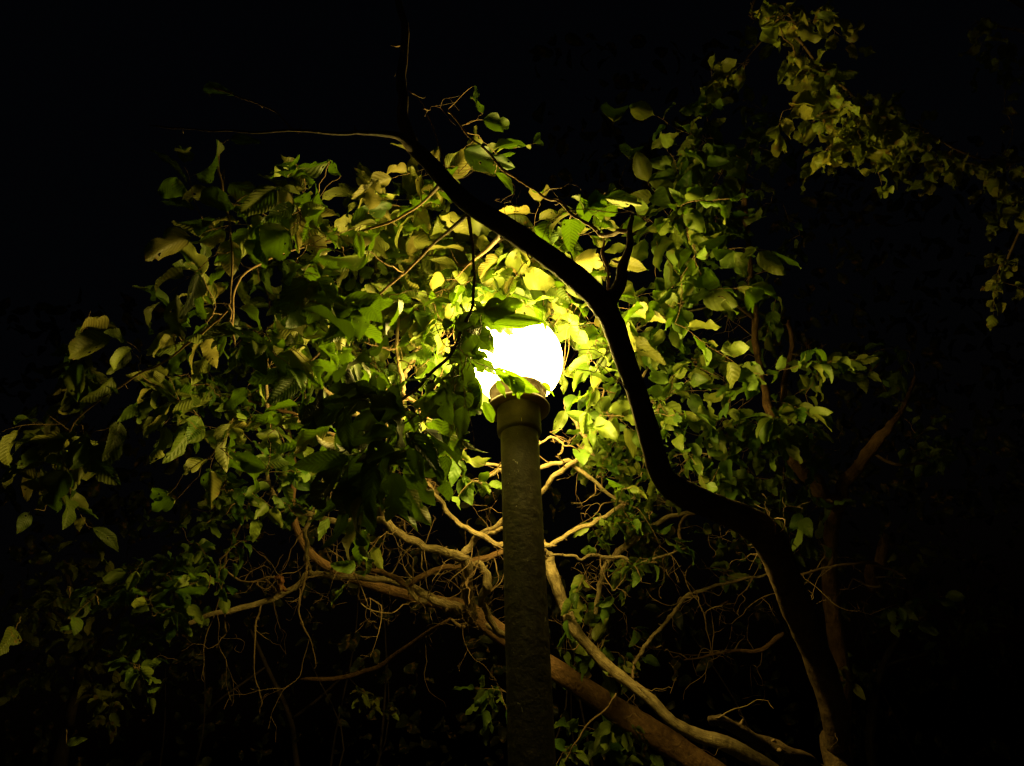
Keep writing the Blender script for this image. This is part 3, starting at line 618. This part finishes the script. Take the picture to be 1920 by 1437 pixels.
# ------------------------------------------------------------------ right tree with forked reddish stem
p0 = P(1575, 1200, 4.9)
Ct = Tree('forked_tree', 'dim reddish forked tree with a tall leafy column, right of the leaning black trunk', (p0.x+.15, p0.y, 0), leaf='small', leafmat=M_SMALL)
rows = [(p0.x+.15, p0.y, -.1, .12), (p0.x+.12, p0.y, .7, .09)]
for x, y, wd, d in [(1600,1500,34,5.0),(1580,1280,32,4.9),(1562,1150,30,4.8),(1556,1060,29,4.7),(1560,990,27,4.6),(1572,948,26,4.5)]:
    q = P(x, y, d); rows.append((q.x, q.y, q.z, wd/F_PX*d*.5))
rows.sort(key=lambda r: r[2]); Ct.limb(smooth_path(rows, 6), 'trunk', M_BARK_RED, 16, .05)
C = lambda pts, mat=M_BARK_RED, d=None, **k: Ct.trace([(*q, d) if d else q for q in pts], mat=mat, **k)
C([(1572,950,28,4.45),(1545,928,29,4.35),(1512,892,27,4.25),(1475,840,20,4.2),(1440,760,15,4.2),(1425,700,13,4.15),(1415,600,11,4.1),(1408,500,10,4.05),(1402,420,9,4.0),(1395,350,7,4.0),(1385,280,5,3.95)])
C([(1572,948,24,4.45),(1596,895,24,4.4),(1632,842,23,4.4),(1668,802,16,4.4),(1695,760,9,4.5),(1715,700,6,4.7)])
C([(1632,846,6,4.68),(1670,870,6,4.6),(1722,872,5,4.6),(1740,868,3,4.6)], mat=M_TWIG)
C([(1460,800,14,4.25),(1470,720,10,4.3),(1485,650,9,4.4),(1478,600,7,4.4)])
C([(1430,720,14,4.2),(1385,700,12,4.1),(1350,670,9,4.0),(1300,680,7,3.9)])
C([(1405,440,5,4.02),(1390,395,6,4.0),(1398,365,5,4.0)], mat=M_TWIG)
C([(1415,600,7,4.1),(1370,560,6,4.0),(1310,520,5,3.9),(1260,500,4,3.8)], mat=M_TWIG)
C([(1480,1085,5,4.0),(1540,1068,5,4.1),(1600,1055,6,4.2),(1660,1064,5,4.3),(1700,1085,4,4.3)], mat=M_TWIG)
C([(1630,1060,26,5.2),(1640,1100,24,5.3),(1660,1000,18,5.3)])
bare_twigs(Ct, (1330, 560, 1560, 1120), 22, .004)
bare_twigs(Ct, (1450, 900, 1750, 1200), 6, .004)
for a in [
 (1325,260,60,45,3.2,3.8,30),(1275,360,50,60,3.1,3.7,24),(1400,330,60,70,3.8,4.6,16),(1280,480,55,60,3.1,3.7,34),(1255,560,40,60,3.1,3.6,24),
 (1390,570,80,80,3.8,4.5,28),(1330,700,70,80,3.5,4.1,26),(1250,790,50,50,3.5,4.0,30),(1400,800,80,60,3.6,4.3,36),(1480,760,40,80,3.3,3.8,30),
 (1525,690,20,30,3.7,4.0,8),(1480,890,50,50,3.8,4.4,24),(1400,900,60,40,3.8,4.3,22),(1440,460,80,80,4.3,5.0,12),(1410,200,50,40,4.0,4.4,12),
 (1340,400,60,60,3.7,4.3,30),(1520,1030,50,50,4.2,4.7,12),(1400,1060,80,60,4.3,4.8,14),(1700,1100,90,60,4.6,5.2,14),(1790,820,90,60,4.8,5.5,18),(1630,620,80,100,5.0,5.6,14)]:
    Ct.blob(*a, .15 if a[4] < 3.3 else .125, tilt=.8, droop=.5)
for h in [(1245,325,1210,342,3.7,.3),(1290,290,1340,312,3.7,.2),(1230,520,1250,565,3.6,.3),(1240,545,1262,590,3.55,-.3),(1500,680,1530,652,3.7,.4),(1530,660,1550,690,3.7,.8),(1490,740,1470,800,3.75,.2),(1130,780,1100,780,3.6,.2)]:
    Ct.hero(h[0], h[1], h[2], h[3], h[4], h[4], h[5])
Ct.finish()

# ------------------------------------------------------------------ overhanging bough, upper right
tb = P(2300, 1200, 6.0)
Dt = Tree('overhanging_tree', 'tree whose thin bough of small curled yellow-green leaves hangs in from the top right corner', (tb.x, tb.y, 0), leaf='dull', leafmat=M_DULL)
e = P(2150, 60, 5.2)
rows = [(tb.x, tb.y, -.1, .17), (tb.x, tb.y, 1.5, .13), (tb.x-.1, tb.y-.1, 3.0, .10), (e.x+.2, e.y, e.z-.3, .06), (e.x, e.y, e.z+.3, .03)]
Dt.limb(smooth_path(rows, 8), 'trunk', M_BARK_DARK, 14, .05)
Dd = lambda pts, **k: Dt.trace([(a, b, c_, e-.55) for a, b, c_, e in pts], mat=M_TWIG, sides=8, knob=.12, **k)
Dd([(2140,90,20,5.1),(2000,60,10,4.8),(1800,-60,9,4.5),(1600,-110,8,4.3),(1480,-60,7,4.1),(1420,-10,6,4.0),(1410,30,5,4.0),(1440,30,5,4.0),(1465,35,5,4.0),(1490,70,5,4.0),(1530,112,5,4.0),(1580,160,5,4.0),(1620,205,5,4.0),(1665,225,4,4.0),(1720,240,3,4.0),(1770,270,3,4.1)])
Dd([(2100,120,16,5.0),(2000,240,8,4.6),(1920,300,6,4.4),(1850,300,5,4.3),(1790,280,4,4.2),(1740,250,3,4.2)])
Dd([(1990,240,7,4.6),(1930,400,5,4.5),(1890,480,4,4.5),(1880,520,3,4.5)])
Dd([(2000,60,8,4.8),(1920,60,5,4.7),(1870,50,4,4.6),(1830,40,3,4.6)])
Dd([(1430,10,5,4.0),(1470,15,4,4.0),(1500,60,3,4.0)])
Dd([(1465,35,4,4.0),(1400,110,3,4.0),(1395,130,3,4.0)])
for a in [(1450,25,60,40,3.9,4.2,22),(1535,40,22,26,3.9,4.1,9),(1405,120,22,34,3.9,4.1,9),(1500,130,40,30,3.9,4.2,18),(1560,160,50,40,3.9,4.2,30),(1620,210,60,40,3.9,4.2,44),
          (1560,250,50,34,3.9,4.2,26),(1640,270,60,34,3.9,4.2,36),(1700,240,50,40,3.9,4.3,28),(1740,300,50,24,4.0,4.3,22),(1800,310,40,24,4.1,4.4,10),(1860,300,50,34,4.2,4.5,24),(1880,360,36,30,4.2,4.5,12),
          (1835,50,30,16,4.5,4.7,6),(1895,110,20,26,4.5,4.7,6),(1895,500,30,50,4.3,4.6,16),(1905,400,20,30,4.2,4.4,8),(1905,60,20,30,4.3,4.6,10),(1480,220,40,40,3.9,4.2,14)]:
    Dt.blob(a[0], a[1], a[2], a[3], a[4]-.75, a[5]-.5, a[6]*.62, .112, tilt=.9, droop=1.0, per=(2, 4))
Dt.finish()

# ------------------------------------------------------------------ dim undergrowth and far trees
def far_tree(name, label, x, y, d, limbs, blobs, kind='small', group=None, size=.12):
    p = P(x, y, d); t = Tree(name, label, (p.x, p.y, 0), leaf=kind, leafmat=M_DULL, twigmat=M_BARK_DEEP, group=group)
    q = P(limbs[0][0][0], limbs[0][0][1], limbs[0][0][3])
    rows = [(p.x, p.y, -.1, .12), (p.x, p.y, max(q.z*.5, .4), .09)]
    for a in limbs[0]:
        s = P(*a[:2], a[3]); rows.append((s.x, s.y, s.z, a[2]/F_PX*a[3]*.5))
    t.limb(smooth_path(rows, 6), 'trunk', M_BARK_DEEP, 12, .06)
    for lb in limbs[1:]: t.trace(lb, mat=M_BARK_DEEP, sides=8)
    for a in blobs: t.blob(*a, size, tilt=.8, droop=.5)
    t.finish()
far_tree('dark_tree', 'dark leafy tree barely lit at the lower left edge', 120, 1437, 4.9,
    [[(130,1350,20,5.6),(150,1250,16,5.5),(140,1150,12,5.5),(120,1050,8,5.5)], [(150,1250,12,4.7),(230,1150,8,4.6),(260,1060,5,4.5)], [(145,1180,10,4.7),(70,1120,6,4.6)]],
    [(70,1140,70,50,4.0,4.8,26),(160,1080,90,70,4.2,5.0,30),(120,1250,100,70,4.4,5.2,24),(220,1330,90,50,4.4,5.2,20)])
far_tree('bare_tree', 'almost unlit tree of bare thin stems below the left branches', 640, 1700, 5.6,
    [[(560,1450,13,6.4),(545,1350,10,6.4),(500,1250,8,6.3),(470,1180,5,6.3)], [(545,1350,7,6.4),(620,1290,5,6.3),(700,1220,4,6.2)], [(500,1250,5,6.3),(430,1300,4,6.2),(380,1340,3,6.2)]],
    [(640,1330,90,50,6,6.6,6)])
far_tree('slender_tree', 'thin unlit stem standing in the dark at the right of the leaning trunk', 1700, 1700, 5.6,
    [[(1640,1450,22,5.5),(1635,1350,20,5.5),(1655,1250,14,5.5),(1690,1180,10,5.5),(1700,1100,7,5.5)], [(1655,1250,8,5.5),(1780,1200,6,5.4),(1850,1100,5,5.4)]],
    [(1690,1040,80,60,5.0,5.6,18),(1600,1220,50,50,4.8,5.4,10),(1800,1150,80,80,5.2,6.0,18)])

# ------------------------------------------------------------------ far wood
M_DEEP = leaf_material('deep_shade_leaf', (0.022, 0.030, 0.008), (0.04, 0.045, 0.014), (0.01, 0.02, 0.001), nveins=6, vein=0.4)  # leaf colour darkened to stand in for the dimness of the wood
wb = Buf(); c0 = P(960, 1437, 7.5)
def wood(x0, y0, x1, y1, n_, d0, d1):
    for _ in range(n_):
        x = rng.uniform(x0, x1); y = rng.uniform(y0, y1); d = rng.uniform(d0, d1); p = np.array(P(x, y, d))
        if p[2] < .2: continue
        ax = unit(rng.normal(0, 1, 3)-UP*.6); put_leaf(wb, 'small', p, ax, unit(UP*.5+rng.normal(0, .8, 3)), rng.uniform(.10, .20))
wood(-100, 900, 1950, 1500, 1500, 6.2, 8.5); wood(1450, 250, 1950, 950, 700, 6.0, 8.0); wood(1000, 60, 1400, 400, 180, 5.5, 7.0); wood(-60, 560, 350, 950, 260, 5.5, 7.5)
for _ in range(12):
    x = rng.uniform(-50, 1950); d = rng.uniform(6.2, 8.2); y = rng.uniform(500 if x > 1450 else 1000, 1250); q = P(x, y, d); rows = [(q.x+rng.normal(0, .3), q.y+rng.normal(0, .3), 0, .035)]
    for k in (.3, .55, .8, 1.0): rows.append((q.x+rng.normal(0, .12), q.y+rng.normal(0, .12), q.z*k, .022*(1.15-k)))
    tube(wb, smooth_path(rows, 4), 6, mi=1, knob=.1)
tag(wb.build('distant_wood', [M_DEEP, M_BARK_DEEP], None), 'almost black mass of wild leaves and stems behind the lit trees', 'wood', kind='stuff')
